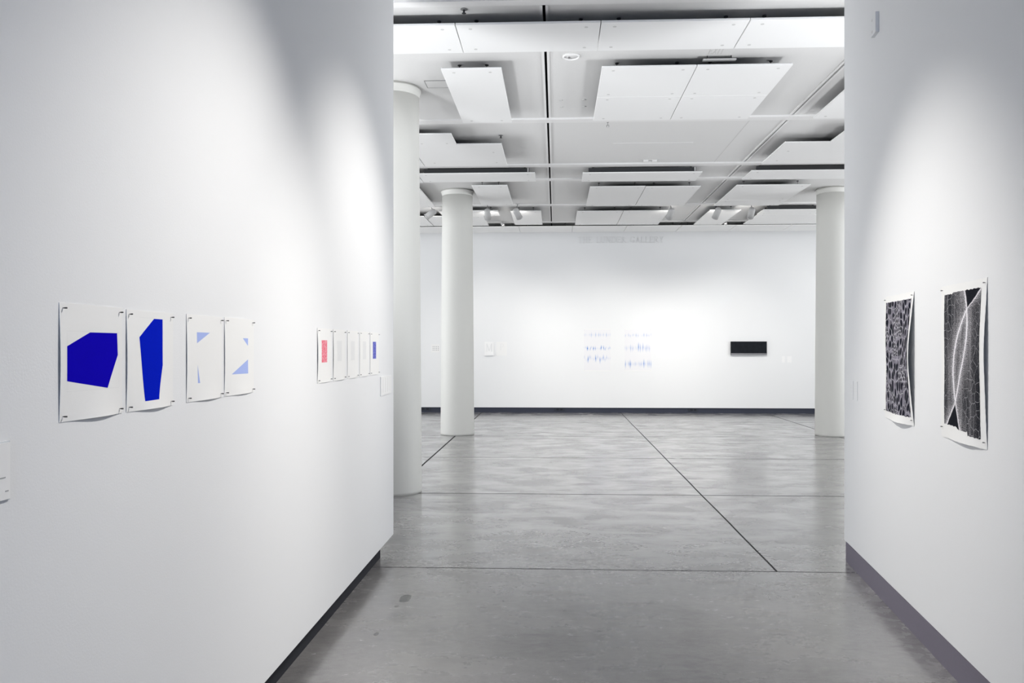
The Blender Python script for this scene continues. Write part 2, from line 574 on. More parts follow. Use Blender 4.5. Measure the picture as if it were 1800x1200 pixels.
def prism(bm, pts, z0, z1, mi=0):
    a = [bm.verts.new((x, y, z0)) for x, y in pts]
    b = [bm.verts.new((x, y, z1)) for x, y in pts]
    n = len(pts)
    fs = [bm.faces.new(a[::-1]), bm.faces.new(b)]
    for i in range(n):
        fs.append(bm.faces.new((a[i], a[(i + 1) % n], b[(i + 1) % n], b[i])))
    for f in fs:
        f.material_index = mi
    return fs


def lathe(bm, prof, seg=64, mat=None, mi=0, cap=True):
    rings = []
    for r, z in prof:
        ring = []
        for i in range(seg):
            p = Vector((r * math.cos(2 * PI * i / seg), r * math.sin(2 * PI * i / seg), z))
            ring.append(bm.verts.new(mat @ p if mat else p))
        rings.append(ring)
    for a, b in zip(rings, rings[1:]):
        for i in range(seg):
            f = bm.faces.new((a[i], a[(i + 1) % seg], b[(i + 1) % seg], b[i]))
            f.material_index = mi
            f.smooth = True
    if cap:
        for r in (rings[0], rings[-1]):
            f = bm.faces.new(r)
            f.material_index = mi


def thing(name, label, cat, loc=(0, 0, 0), rz=0.0, group=None):
    o = bpy.data.objects.new(name, None)
    o.empty_display_size = 0.1
    C.objects.link(o)
    o.location = loc
    o.rotation_euler = (0, 0, rz)
    o['label'] = label
    o['category'] = cat
    if group:
        o['group'] = group
    return o


def tag(o, label, cat, group=None):
    o['label'] = label
    o['category'] = cat
    if group:
        o['group'] = group
    return o


def struct(o):
    o['kind'] = 'structure'
    return o


def look(o, label):
    o['label'] = label
    return o


# ------------------------------------------------------------------ the room
CZ = 4.45
X0, X1, YB, YF = -9.0, 11.0, -4.6, 19.3
LW = -1.275
struct(boxes('floor', [(X0 - .3, X1 + .3, YB - .3, YF + .4, -0.1, 0)], 'floor'))

# ceiling slab, cut by long open joints that show a dark slot
slots = (-6.1, -3.10, -0.10, 2.90, 5.90, 8.90)
g = 0.013
xs = [X0 - .3]
for s in slots:
    xs += [s - g, s + g]
xs.append(X1 + .3)
bm = bmesh.new()
for i in range(0, len(xs), 2):
    box(bm, xs[i], xs[i + 1], YB - .3, YF + .4, CZ, CZ + 0.12)
box(bm, X0 - .3, X1 + .3, YB - .3, YF + .4, CZ + 0.12, CZ + 0.16, 1)
struct(link('ceiling', bm, ['ceiling', 'dark']))
ribs = [(6.50, 6.60), (9.93, 10.08), (12.41, 12.56), (13.50, 13.62), (15.93, 16.06), (18.16, 18.26)]
n = 1
for y0, y1 in ribs:
    struct(boxes('trim_%d' % n, [(X0, X1, y0, y1, CZ - 0.022, CZ)], 'rib'))
    n += 1
for s in slots:
    lst = []
    yy = [6.60, 9.93, 10.08, 12.41, 12.56, 13.50, 13.62, 15.93, 16.06, 18.16]
    for k in range(0, len(yy), 2):
        lst.append((s - g - 0.022, s - g, yy[k] + .04, yy[k + 1] - .04, CZ - 0.012, CZ))
        lst.append((s + g, s + g + 0.022, yy[k] + .04, yy[k + 1] - .04, CZ - 0.012, CZ))
    struct(boxes('trim_%d' % n, lst, 'rib'))
    n += 1
struct(boxes('trim_%d' % n, [(2.436, 2.446, 10.08, 12.41, CZ - 0.002, CZ)], 'mark'))
n += 1
struct(boxes('trim_%d' % n, [(0.80, 1.92, 11.20, 11.235, CZ - 0.004, CZ)], 'rib'))

# gallery shell
BH = 0.125
struct(boxes('wall_far', [(X0, X1, YF, YF + .25, BH, CZ), (X0, X1, YF + .05, YF + .25, 0, BH)], 'farwall'))
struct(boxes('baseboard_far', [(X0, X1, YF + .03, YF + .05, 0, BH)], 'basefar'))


def window(nm, x0, x1, z0, z1, mull, rz=0.0, at=(0, 0, 0)):
    # an unseen framed opening, added for the fill lights, in the plane y = 0, turned and moved to its wall
    lst = [(x0, x0 + .06, -.06, 0, z0, z1), (x1 - .06, x1, -.06, 0, z0, z1),
           (x0 + .06, x1 - .06, -.06, 0, z0, z0 + .06), (x0 + .06, x1 - .06, -.06, 0, z1 - .06, z1)]
    for k in range(1, mull):
        c = x0 + (x1 - x0) * k / mull
        lst.append((c - .025, c + .025, -.05, -.01, z0 + .06, z1 - .06))
    o = boxes(nm, lst, 'frame')
    o.rotation_euler = (0, 0, rz)
    o.location = at
    struct(o)


for nm, xa, xb in (('wall_west', X0 - .25, X0), ('wall_east', X1, X1 + .25)):
    struct(boxes(nm, [(xa, xb, YB, 4.95, 0, CZ), (xa, xb, 16.45, YF, 0, CZ),
                      (xa, xb, 4.95, 16.45, 0, 0.5), (xa, xb, 4.95, 16.45, 3.9, CZ)], 'farwall'))
window('window_4', 4.95, 16.45, 0.5, 3.9, 6, PI / 2, (X0 - .06, 0, 0))
window('window_5', -16.45, -4.95, 0.5, 3.9, 6, -PI / 2, (X1 + .06, 0, 0))
op = [(-8.05, -2.95, 0.5, 3.9), (-0.95, 1.15, 0.5, 3.3), (3.45, 9.55, 0.5, 3.9)]
lst = []
px_ = X0
for a, b_, z0, z1 in op:
    lst += [(px_, a, YB - .25, YB, 0, CZ), (a, b_, YB - .25, YB, 0, z0), (a, b_, YB - .25, YB, z1, CZ)]
    px_ = b_
lst.append((px_, X1, YB - .25, YB, 0, CZ))
struct(boxes('wall_back', lst, 'wall'))
for k, (a, b_, z0, z1) in enumerate(op):
    window('window_%d' % (k + 1), a, b_, z0, z1, (4, 2, 4)[k], 0, (0, YB - .04, 0))

# passage walls
GL = 0.128
struct(boxes('wall_left', [(LW - .35, LW, -3.2, 6.21, GL, CZ), (LW - .29, LW - .065, -3.1, 5.98, 0, GL)], 'wall'))
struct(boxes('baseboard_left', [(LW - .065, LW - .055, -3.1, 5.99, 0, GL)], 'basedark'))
RA = R(6.5)
RP = Vector((2.1635, 6.046, 0))
RD = Vector((math.sin(RA), math.cos(RA), 0))          # along the wall, away from the camera
RN = Vector((math.cos(RA), -math.sin(RA), 0))         # into the wall


def rbox(name, s0, s1, n0, n1, z0, z1, mat, extra=()):
    bm = bmesh.new()
    for (s0, s1, n0, n1, z0, z1) in ((s0, s1, n0, n1, z0, z1),) + tuple(extra):
        vs_ = []
        for z in (z0, z1):
            for s, nn in ((s0, n0), (s1, n0), (s1, n1), (s0, n1)):
                p = RP + RD * s + RN * nn
                vs_.append(bm.verts.new((p.x, p.y, z)))
        for q in ((3, 2, 1, 0), (4, 5, 6, 7), (0, 1, 5, 4), (1, 2, 6, 5), (2, 3, 7, 6), (3, 0, 4, 7)):
            bm.faces.new([vs_[i] for i in q])
    return link(name, bm, mat)


GR = 0.144
struct(rbox('wall_right', -9.2, 0.06, 0.004, 0.38, GR, CZ, 'wall', ((-9.1, -0.02, 0.02, 0.34, 0, GR),)))
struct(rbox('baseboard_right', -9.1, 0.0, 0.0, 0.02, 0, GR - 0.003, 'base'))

# dark power outlets set in the far baseboard
for xa, xb, lab in ((-3.33, -3.03, 'dark outlet plate in the far baseboard between the two left columns'),
                    (-0.04, 0.22, 'dark outlet plate in the far baseboard below the wall left of the blue brush prints'),
                    (3.18, 3.43, 'dark outlet plate in the far baseboard left of the black relief')):
    t = thing('power_outlet', lab, 'outlet', ((xa + xb) / 2, YF + .03, 0.078), 0, 'outlets in the far baseboard')
    hw = (xb - xa) / 2
    boxes('cover_plate', [(-hw, hw, -0.008, 0, -0.04, 0.042)], 'outlet', t)
    for k in (-0.35, 0.35):
        boxes('socket', [(k * hw - .03, k * hw + .03, -0.011, -0.008, -0.02, 0.02)], 'basedark', t)


# ------------------------------------------------------------------ columns
def column(x, y, label, kind):
    t = thing('round_column', label, 'column', (x, y, 0), 0, 'round white gallery columns')
    bm = bmesh.new()
    lathe(bm, [(0.306, 0.0), (0.307, 0.03), (0.304, 0.5), (0.298, 1.5), (0.290, 2.6), (0.280, 3.8), (0.278, CZ - 0.10)], 72)
    link('shaft', bm, 'column', t)
    bm = bmesh.new()
    lathe(bm, [(0.2785, CZ - 0.105), (0.281, CZ - 0.085), (0.290, CZ - 0.05), (0.299, CZ - 0.030), (0.299, CZ - 0.022), (0.284, CZ - 0.021), (0.284, CZ)], 72)
    link('collar', bm, 'column', t)
    return t


column(-1.79, 8.74, 'large white round column closest to the end of the left wall, half hidden by it', 1)
column(-1.80, 14.52, 'white round column standing free, whole shaft in view before the far wall', 2)
column(5.00, 14.62, 'white round column at the right, half hidden by the right wall', 3)

# ------------------------------------------------------------------ ceiling boards
BZ = 4.335
TH = 0.018


def board(pts, label, rail=False, hang=None, marks=True, group='white acoustic boards under the ceiling', inset=0.09, z=BZ):
    xs_ = [p[0] for p in pts]
    ys_ = [p[1] for p in pts]
    cx, cy = (min(xs_) + max(xs_)) / 2, (min(ys_) + max(ys_)) / 2
    t = thing('acoustic_panel', label, 'ceiling panel', (cx, cy, z), 0, group)
    bm = bmesh.new()
    prism(bm, [(x - cx, y - cy) for x, y in pts], 0, TH)
    bmesh.ops.bevel(bm, geom=[e for e in bm.edges if all(abs(v.co.z) < 1e-6 for v in e.verts)], offset=0.003, segments=1, affect='EDGES')
    x0, x1, y0, y1 = min(xs_) - cx, max(xs_) - cx, min(ys_) - cy, max(ys_) - cy
    hp = [(x0 + inset * 1.3, y0 + inset), (x1 - inset * 1.3, y0 + inset), (x0 + inset * 1.3, y1 - inset), (x1 - inset * 1.3, y1 - inset)]
    iy = min(0.20, 0.3 * (y1 - y0))
    if rail:
        iy = 0.12
    sp = hp
    hp = [(x0 + 0.16, y0 + iy), (x1 - 0.16, y0 + iy), (x0 + 0.16, y1 - iy * .6), (x1 - 0.16, y1 - iy * .6)]
    if hang:
        hp = [(hx - cx, hy - cy) for hx, hy in hang]
        sp = hp
    if marks:
        for hx, hy in sp:
            m4 = Matrix.Translation((hx, hy, 0))
            lathe(bm, [(0.016, -0.0012), (0.016, 0.001)], 12, m4, 1)
    link('panel', bm, ['board', 'mark'], t)
    bm = bmesh.new()
    k = 0.012
    prism(bm, [(min(max(x - cx, x0 + k), x1 - k), min(max(y - cy, y0 + k), y1 - k)) for x, y in pts], TH, TH + 0.006)  # dark sheet on the unseen top, added to deepen shade above the board
    link('backing', bm, 'rail', t)
    for hx, hy in hp:
        bm = bmesh.new()
        lathe(bm, [(0.0035, TH), (0.0035, CZ - z - 0.006)], 8, Matrix.Translation((hx, hy, 0)))
        lathe(bm, [(0.018, CZ - z - 0.010), (0.018, CZ - z)], 12, Matrix.Translation((hx, hy, 0)))
        lathe(bm, [(0.02, TH), (0.02, TH + 0.012)], 10, Matrix.Translation((hx, hy, 0)))
        link('hanger', bm, 'rail', t)
    if rail:
        bm = bmesh.new()
        ra = (x0 + 0.09, x1 - 0.09)
        box(bm, ra[0], ra[1], y0 + 0.05, y0 + 0.08, TH, 0.095)
        box(bm, ra[0], ra[1], y1 - 0.08, y1 - 0.05, TH, 0.095)
        link('mounting_rail', bm, 'rail', t)
        boxes('rail_clip', [(x1 - 0.12, x1 - 0.10, y0 + 0.035, y0 + 0.05, 0.03, 0.095)], 'lamp', t)
    return t


def rect(x0, x1, y0, y1):
    return [(x0, y0), (x1, y0), (x1, y1), (x0, y1)]


G_ = 0.004
ny0, ny1 = 6.749, 7.394
for xa, xb, lab in ((-2.095, -0.857, 'white ceiling board of the nearest row, leftmost, cut off by the left wall'),
                    (-0.857, 0.382, 'white ceiling board of the nearest row, second from the left wall'),
                    (0.382, 1.631, 'white ceiling board of the nearest row, second from the right wall'),
                    (1.631, 2.869, 'white ceiling board of the nearest row, rightmost, cut off by the right wall')):
    board(rect(xa + G_, xb - G_, ny0, ny1), lab)
board(rect(-1.135, -0.537, 7.833, 9.711), 'lone narrow white board on the ceiling right of the nearest column')
for xa, xb, sx in ((0.449, 1.378, 'left'), (1.378, 2.307, 'right')):
    board(rect(xa + G_, xb - G_, 7.843, 8.767), 'white square board, near %s quarter of the large four board block' % sx)
    board(rect(xa + G_, xb - G_, 8.772, 9.685), 'white square board, far %s quarter of the large four board block' % sx)
board(rect(3.086, 4.324, 7.843, 9.701), 'white ceiling board at upper right, a bright sliver beside the right wall')
board([(-1.976, 10.217), (-1.347, 10.217), (-1.347, 10.753), (-0.733, 10.753), (-0.733, 12.033), (-1.976, 12.033)],
      'white L shaped ceiling board with a stepped corner, left of centre',
      hang=[(-1.806, 10.681), (-1.465, 10.681), (-0.877, 11.197), (-1.806, 11.816), (-0.877, 11.816)])
board(rect(-3.199, -1.992, 10.217, 12.033), 'white ceiling board left of the stepped board, mostly behind the near column')
board([(3.075, 10.836), (3.674, 10.836), (3.674, 10.279), (4.923, 10.279), (4.923, 12.074), (3.075, 12.074)],
      'white stepped ceiling board at the right edge beside the right wall',
      hang=[(3.251, 11.3), (3.87, 10.784), (4.747, 10.784), (3.251, 11.868), (4.747, 11.868)])
board(rect(-4.066, -2.208, 12.57, 13.199), 'white strip board behind the near column, left end of its row', rail=True)
board(rect(-2.193, -0.33, 12.57, 13.199), 'long white strip board left of centre with a dark rail above', rail=True)
board(rect(0.428, 2.301, 12.611, 13.251), 'long white strip board in the centre with a dark rail above', rail=True)
board(rect(3.05, 4.923, 12.57, 13.199), 'long white strip board at the right with a dark rail above', rail=True)
board(rect(-3.612, -2.363, 13.726, 15.583), 'white ceiling board between the two left columns')
board(rect(-1.434, -0.826, 13.53, 15.387), 'white ceiling board just right of the free standing column top')
board(rect(0.588, 1.533, 13.715, 15.563), 'left board of the joined pair behind the central strip')
board(rect(1.543, 2.477, 13.746, 15.583), 'right board of the joined pair behind the central strip')
board(rect(3.075, 4.314, 13.684, 15.036), 'wide white board on the right in front of the lamps, nearer piece')
board(rect(3.075, 4.314, 15.052, 15.635), 'narrow white board on the right in front of the lamps, farther piece')
board(rect(-2.374, -1.166, 16.037, 16.646), 'bright white board above the lamps, half behind the free standing column')
board(rect(-4.004, -2.776, 16.677, 17.988), 'white board beyond the near column, under the left angled lamp')
board(rect(-2.755, -1.517, 16.677, 17.988), 'white board beyond the lamps, behind the free standing column')
board(rect(-0.918, -0.299, 16.11, 17.885), 'small bright white board behind the lamp left of centre')
board(rect(0.433, 1.362, 16.182, 17.957), 'left board of the farthest joined pair near the far wall')
board(rect(1.373, 2.291, 16.182, 17.977), 'right board of the farthest joined pair near the far wall')
board(rect(3.096, 3.715, 16.151, 18.039), 'small bright white board behind the lamp right of centre')
board(rect(4.159, 5.335, 16.161, 16.687), 'white strip board at far right beside the right column, nearer piece', rail=True)
board(rect(4.19, 6.048, 16.698, 18.019), 'white board at far right beside the right column, farther piece')
sx = [-4.561, -3.323, -2.085, -0.846, 0.382, 1.62, 2.848, 4.076, 5.315, 6.553]
sl = ['white edge strip board along the far wall, hidden mostly by the near column',
      'white edge strip board along the far wall, between the two left columns',
      'white edge strip board along the far wall, behind the free standing column',
      'white edge strip board along the far wall, first whole one right of the column',
      'white edge strip board along the far wall, above the start of the raised lettering',
      'white edge strip board along the far wall, above the end of the raised lettering',
      'white edge strip board along the far wall, above the black relief',
      'white edge strip board along the far wall, left of the right column',
      'white edge strip board along the far wall, behind the right column']
for i in range(9):
    board(rect(sx[i] + .005, sx[i + 1] - .005, 18.204, 19.092), sl[i], marks=False)

# small fittings on the ceiling
t = thing('disc_speaker', 'white round ceiling disc beside the dark slot behind the nearest row of boards', 'ceiling fitting', (0.15, 7.83, CZ))
bm = bmesh.new()
lathe(bm, [(0.085, 0), (0.085, -0.012), (0.075, -0.018), (0.068, -0.012), (0.0681, -0.004)], 40)
link('rim', bm, 'board', t)
bm = bmesh.new()
lathe(bm, [(0.068, -0.004), (0.02, -0.006)], 40)
link('grille', bm, 'rib', t)
bm = bmesh.new()
lathe(bm, [(0.012, -0.006), (0.008, -0.022)], 12, Matrix.Translation((-0.02, 0.01, 0)))
link('sensor', bm, 'lampdark', t)


def sprinkler(x, y, label):
    t = thing('fire_sprinkler', label, 'sprinkler', (x, y, CZ), 0, 'fire sprinklers')
    bm = bmesh.new()
    lathe(bm, [(0.030, 0), (0.030, -0.005), (0.012, -0.008)], 20)
    link('escutcheon', bm, 'lampdark', t)
    bm = bmesh.new()
    lathe(bm, [(0.010, -0.006), (0.008, -0.035)], 12)
    lathe(bm, [(0.018, -0.035), (0.018, -0.038)], 12)
    link('nozzle', bm, 'rail', t)


sprinkler(-0.775, 6.70, 'fire sprinkler at the top edge of the picture on the ceiling')
sprinkler(-0.74, 10.72, 'fire sprinkler on the ceiling above the stepped corner of the left board')


def hook(x, y, label):
    t = thing('wire_hook', label, 'hook', (x, y, CZ), 0, 'ceiling hooks')
    bm = bmesh.new()
    lathe(bm, [(0.012, 0), (0.012, -0.006)], 12)
    link('hook_plate', bm, 'lampdark', t)
    bm = bmesh.new()
    box(bm, -0.003, 0.003, -0.003, 0.003, -0.04, -0.005)
    box(bm, -0.016, -0.011, -0.002, 0.002, -0.062, -0.035)
    box(bm, 0.011, 0.016, -0.002, 0.002, -0.062, -0.035)
    box(bm, -0.016, 0.016, -0.002, 0.002, -0.040, -0.035)
    link('prong', bm, 'lampdark', t)


hook(0.66, 10.16, 'small wire hook on the bare ceiling behind the four board block')
t = thing('double_bracket', 'pale double bracket on the bare ceiling before the central strip board', 'bracket', (1.44, 12.24, CZ))
boxes('base_plate', [(-0.11, 0.11, -0.035, 0.035, -0.008, 0)], 'mark', t)
boxes('arm', [(-0.10, -0.03, -0.028, 0.02, -0.030, -0.008)], 'rib', t)
boxes('arm', [(0.03, 0.10, -0.028, 0.02, -0.030, -0.008)], 'rib', t)
boxes('arm', [(-0.02, 0.02, 0.02, 0.034, -0.030, -0.008)], 'rib', t)
t = thing('access_hatch', 'square access hatch outlined in the ceiling beside the near column', 'hatch', (-1.27, 8.60, CZ))
boxes('hatch_door', [(-0.135, 0.135, -0.11, 0.11, -0.004, 0)], 'ceiling', t)
boxes('hatch_frame', [(-0.141, -0.135, -0.116, 0.116, -0.005, 0), (0.135, 0.141, -0.116, 0.116, -0.005, 0),
                      (-0.135, 0.135, -0.116, -0.110, -0.005, 0), (-0.135, 0.135, 0.110, 0.116, -0.005, 0)], 'lampdark', t)
t = thing('metal_channel', 'grey metal channel in the dark gap above the large four board block', 'channel', (1.60, 7.88, 4.40))
boxes('channel', [(-0.16, 0.16, -0.03, 0.03, 0, 0.012)], 'lamp', t)
boxes('support_rod', [(-0.12, -0.112, -0.004, 0.004, 0.012, CZ - 4.40)], 'rail', t)
boxes('support_rod', [(0.112, 0.12, -0.004, 0.004, 0.012, CZ - 4.40)], 'rail', t)


# strokes for letters: (x0, z0, x1, z1, width) on a unit cell of height 1
def serif(x, z):
    return (x - 0.13, z, x + 0.13, z, 0.05)


LET = {
    'T': (0.72, [(0.36, 0, 0.36, 1, .14), (0.02, 0.975, 0.70, 0.975, .05), (0.02, 0.84, 0.02, 1, .05), (0.70, 0.84, 0.70, 1, .05), serif(.36, .02)]),
    'H': (0.86, [(0.16, 0, 0.16, 1, .14), (0.70, 0, 0.70, 1, .14), (0.16, 0.52, 0.70, 0.52, .05), serif(.16, .02), serif(.16, .98), serif(.70, .02), serif(.70, .98)]),
    'E': (0.70, [(0.16, 0, 0.16, 1, .14), (0.03, 0.975, 0.60, 0.975, .05), (0.03, 0.025, 0.62, 0.025, .05), (0.16, 0.52, 0.48, 0.52, .05), (0.60, 0.84, 0.60, 1, .04), (0.62, 0, 0.62, 0.18, .04), (0.48, 0.44, 0.48, 0.6, .04)]),
    'L': (0.66, [(0.16, 0, 0.16, 1, .14), serif(.16, .98), (0.03, 0.025, 0.60, 0.025, .05), (0.60, 0, 0.60, 0.2, .04)]),
    'U': (0.84, [(0.16, 0.25, 0.16, 1, .14), (0.16, 0.25, 0.28, 0.05, .12), (0.28, 0.05, 0.52, 0.03, .08), (0.52, 0.03, 0.66, 0.25, .06), (0.66, 0.25, 0.66, 1, .06), serif(.16, .98), serif(.66, .98)]),
    'N': (0.88, [(0.14, 0, 0.14, 1, .06), (0.14, 0.98, 0.70, 0.04, .14), (0.70, 0, 0.70, 1, .06), serif(.14, .02), serif(.12, .98), serif(.70, .98)]),
    'D': (0.86, [(0.16, 0, 0.16, 1, .14), (0.03, 0.975, 0.42, 0.975, .05), (0.03, 0.025, 0.42, 0.025, .05), (0.42, 0.97, 0.66, 0.80, .09), (0.66, 0.80, 0.74, 0.5, .13), (0.74, 0.5, 0.66, 0.2, .13), (0.66, 0.2, 0.42, 0.03, .09)]),
    'R': (0.82, [(0.16, 0, 0.16, 1, .14), (0.03, 0.975, 0.42, 0.975, .05), (0.42, 0.97, 0.60, 0.86, .09), (0.60, 0.86, 0.60, 0.64, .12), (0.60, 0.64, 0.42, 0.52, .09), (0.16, 0.51, 0.42, 0.51, .05), (0.38, 0.5, 0.72, 0.02, .13), serif(.16, .02), serif(.74, .02)]),
    'G': (0.88, [(0.74, 0.80, 0.60, 0.95, .06), (0.60, 0.96, 0.36, 0.97, .06), (0.36, 0.97, 0.16, 0.76, .10), (0.16, 0.76, 0.12, 0.5, .14), (0.12, 0.5, 0.18, 0.22, .14), (0.18, 0.22, 0.38, 0.03, .10), (0.38, 0.03, 0.70, 0.08, .06), (0.70, 0.04, 0.70, 0.42, .12), serif(.70, .42), (0.76, 0.74, 0.76, 0.98, .04)]),
    'A': (0.84, [(0.14, 0.0, 0.42, 0.98, .06), (0.42, 0.98, 0.72, 0.0, .14), (0.24, 0.34, 0.60, 0.34, .05), serif(.12, .02), serif(.72, .02)]),
    'Y': (0.78, [(0.12, 0.98, 0.38, 0.45, .13), (0.66, 0.98, 0.40, 0.45, .06), (0.39, 0, 0.39, 0.48, .14), serif(.12, .98), serif(.66, .98), serif(.39, .02)]),
    'M': (1.0, [(0.14, 0, 0.14, 1, .07), (0.14, 1, 0.50, 0.1, .12), (0.50, 0.1, 0.86, 1, .06), (0.86, 0, 0.86, 1, .13)]),
    'P': (0.8, [(0.16, 0, 0.16, 1, .13), (0.16, 0.96, 0.5, 0.96, .07), (0.5, 0.96, 0.64, 0.84, .09), (0.64, 0.84, 0.64, 0.62, .11), (0.64, 0.62, 0.5, 0.48, .09), (0.16, 0.48, 0.5, 0.48, .07)]),
    'I': (0.36, [(0.18, 0, 0.18, 1, .16)]),
    'X': (0.8, [(0.1, 0, 0.7, 1, .13), (0.7, 0, 0.1, 1, .13)]),
}


def letter_mesh(ch, ox, oz, sx_, sz_, depth):
    bm = bmesh.new()
    for i, (x0, z0, x1, z1, w_) in enumerate(LET[ch][1]):
        a = Vector((x0 * sx_, z0 * sz_))
        b = Vector((x1 * sx_, z1 * sz_))
        d = (b - a).normalized()
        nn = Vector((-d.y, d.x)) * (w_ * sx_ / 2)
        e = 0.0002 * i
        pts = [a - nn, b - nn, b + nn, a + nn]
        f = [bm.verts.new((ox + p.x, -depth - e, oz + p.y)) for p in pts]
        k = [bm.verts.new((ox + p.x, 0.0, oz + p.y)) for p in pts]
        bm.faces.new(f)
        bm.faces.new(k[::-1])
        for j in range(4):
            bm.faces.new((f[j], k[j], k[(j + 1) % 4], f[(j + 1) % 4]))
    return bm


t = thing('raised_lettering', 'raised white serif lettering THE LUNDER GALLERY high on the far wall', 'lettering', (0.54, YF, 4.10))
text = 'THE LUNDER GALLERY'
adv = [(0.62 if c == ' ' else LET[c][0] + 0.10) for c in text]
scale = (2.615 - 0.54) / sum(adv)
cx = 0
for c, a in zip(text, adv):
    if c != ' ':
        link('letter', letter_mesh(c, cx, 0, scale, 0.150, 0.013), 'letter', t)
    cx += a * scale

# faint EXIT stencilled on the ceiling behind the nearest row of boards
t = thing('exit_stencil', 'faint grey EXIT lettering lying on the ceiling behind the nearest boards', 'lettering', (1.475, 7.835, CZ))
t.rotation_euler = (PI / 2, 0, 0)
cx = 0
for c in 'EXIT':
    link('letter', letter_mesh(c, cx, 0, 0.055, 0.17, 0.0015), 'mark', t)
    cx += (LET[c][0] + 0.05) * 0.055

# small grey screw anchors left in the ceiling
for k, (x, y, w_) in enumerate(((0.06, 9.23, 'near left'), (0.33, 9.22, 'near right'), (0.07, 9.49, 'far left'), (0.34, 9.48, 'far right'))):
    bm = bmesh.new()
    lathe(bm, [(0.022, 0), (0.014, -0.006)], 14)
    o = link('screw_anchor', bm, 'mark')
    o.location = (x, y, CZ)
    tag(o, 'small grey anchor between the left slot and the four board block, %s of four' % w_, 'screw anchor', 'screw anchors in the ceiling')


# ------------------------------------------------------------------ track spotlights
def spotlight(loc, aim, label, power, length=0.20, rad=0.062, angle=75):
    t = thing('spotlight', label, 'spotlight', (loc[0], loc[1], CZ), 0, 'white ceiling spotlights')
    L = Vector(loc) - Vector((loc[0], loc[1], CZ))
    d = (Vector(aim) - Vector(loc)).normalized()
    q = d.to_track_quat('Z', 'Y').to_matrix().to_4x4()
    m4 = Matrix.Translation(L) @ q
    h_ = length / 2
    bm = bmesh.new()
    lathe(bm, [(0.012, -h_ - 0.03), (rad * 0.55, -h_ - 0.028), (rad * 0.85, -h_ - 0.014), (rad, -h_ + 0.01), (rad, h_), (rad * 0.9, h_), (rad * 0.86, h_ - 0.05)], 32, m4)
    link('housing', bm, 'lamp', t)
    bm = bmesh.new()
    lathe(bm, [(rad + 0.003, h_ - 0.02), (rad + 0.003, h_ + 0.004), (rad * 0.93, h_ + 0.004), (rad * 0.93, h_ - 0.02)], 32, m4, cap=False)
    link('front_ring', bm, 'lamp', t)
    bm = bmesh.new()
    lathe(bm, [(rad * 0.86, h_ - 0.030), (rad * 0.5, h_ - 0.028)], 24, m4)
    link('lens', bm, 'lens', t)
    # stem and canopy; the stem ends at the back of the housing
    back = m4 @ Vector((0, 0, -h_ * 0.75))
    bm = bmesh.new()
    lathe(bm, [(0.040, -0.018), (0.045, 0.0)], 20)
    link('canopy', bm, 'lamp', t)
    top = Vector((0, 0, -0.01))
    dd = back - top
    qm = Matrix.Translation(top) @ dd.to_track_quat('Z', 'Y').to_matrix().to_4x4()
    bm = bmesh.new()
    lathe(bm, [(0.008, 0), (0.008, dd.length)], 12, qm)
    link('stem', bm, 'lampdark', t)
    if power:
        p = Vector(loc) + d * (h_ + 0.02)
        spot(p, Vector(loc) + d * 4, power, angle, size=0.05)
        # added unseen spot standing in for housing spill, brightens the boards beyond
        q0 = Vector(loc) + Vector((0, 0.10, -0.08))
        spot(q0, q0 + Vector((0, 1, 0.42)), power * 0.05, 100, size=0.05)
    return t


spotlight((-2.51, 15.85, 4.25), (-3.5, 15.9, 3.55), 'white spotlight between the two left columns, tilted steeply to the left', 110)
spotlight((-1.36, 15.85, 4.23), (-1.31, 18.6, 1.6), 'white spotlight pointing straight ahead, just right of the free standing column', 230)
spotlight((-0.76, 15.85, 4.24), (0.5, 18.2, 2.0), 'white spotlight tilted right in front of the small bright left board', 178)
spotlight((2.26, 15.85, 4.22), (1.5, 18.2, 1.6), 'white spotlight in the centre by the right edge of the farthest joined pair', 150)
spotlight((3.17, 15.85, 4.22), (2.4, 18.2, 1.7), 'white spotlight tilted left in front of the small bright right board', 178)
spotlight((3.84, 15.85, 4.22), (3.75, 18.6, 1.5), 'white spotlight pointing straight ahead, rightmost of the big ones', 240)
spotlight((-1.21, 18.09, 4.385), (-1.05, 17.9, 4.1), 'tiny white spotlight close to the far wall, left of the small bright left board', 0, 0.09, 0.035)
spotlight((3.81, 18.09, 4.385), (3.8, 17.9, 4.1), 'tiny white spotlight close to the far wall, right of the small bright right board', 0, 0.09, 0.035)


# ------------------------------------------------------------------ works on paper
def clip_poly(poly, cl):
    out = poly
    n_ = len(cl)
    area2 = sum(cl[i][0] * cl[(i + 1) % n_][1] - cl[(i + 1) % n_][0] * cl[i][1] for i in range(n_))
    if area2 < 0:
        cl = cl[::-1]
    for i in range(n_):
        a, b = cl[i], cl[(i + 1) % n_]

        def side(p):
            return (b[0] - a[0]) * (p[1] - a[1]) - (b[1] - a[1]) * (p[0] - a[0])
        src, out = out, []
        for j in range(len(src)):
            p, q = src[j], src[(j + 1) % len(src)]
            sp, sq = side(p), side(q)
            if sp >= 0:
                out.append(p)
            if sp * sq < 0:
                k = sp / (sp - sq)
                out.append((p[0] + (q[0] - p[0]) * k, p[1] + (q[1] - p[1]) * k))
        if len(out) < 3:
            return []
    return out


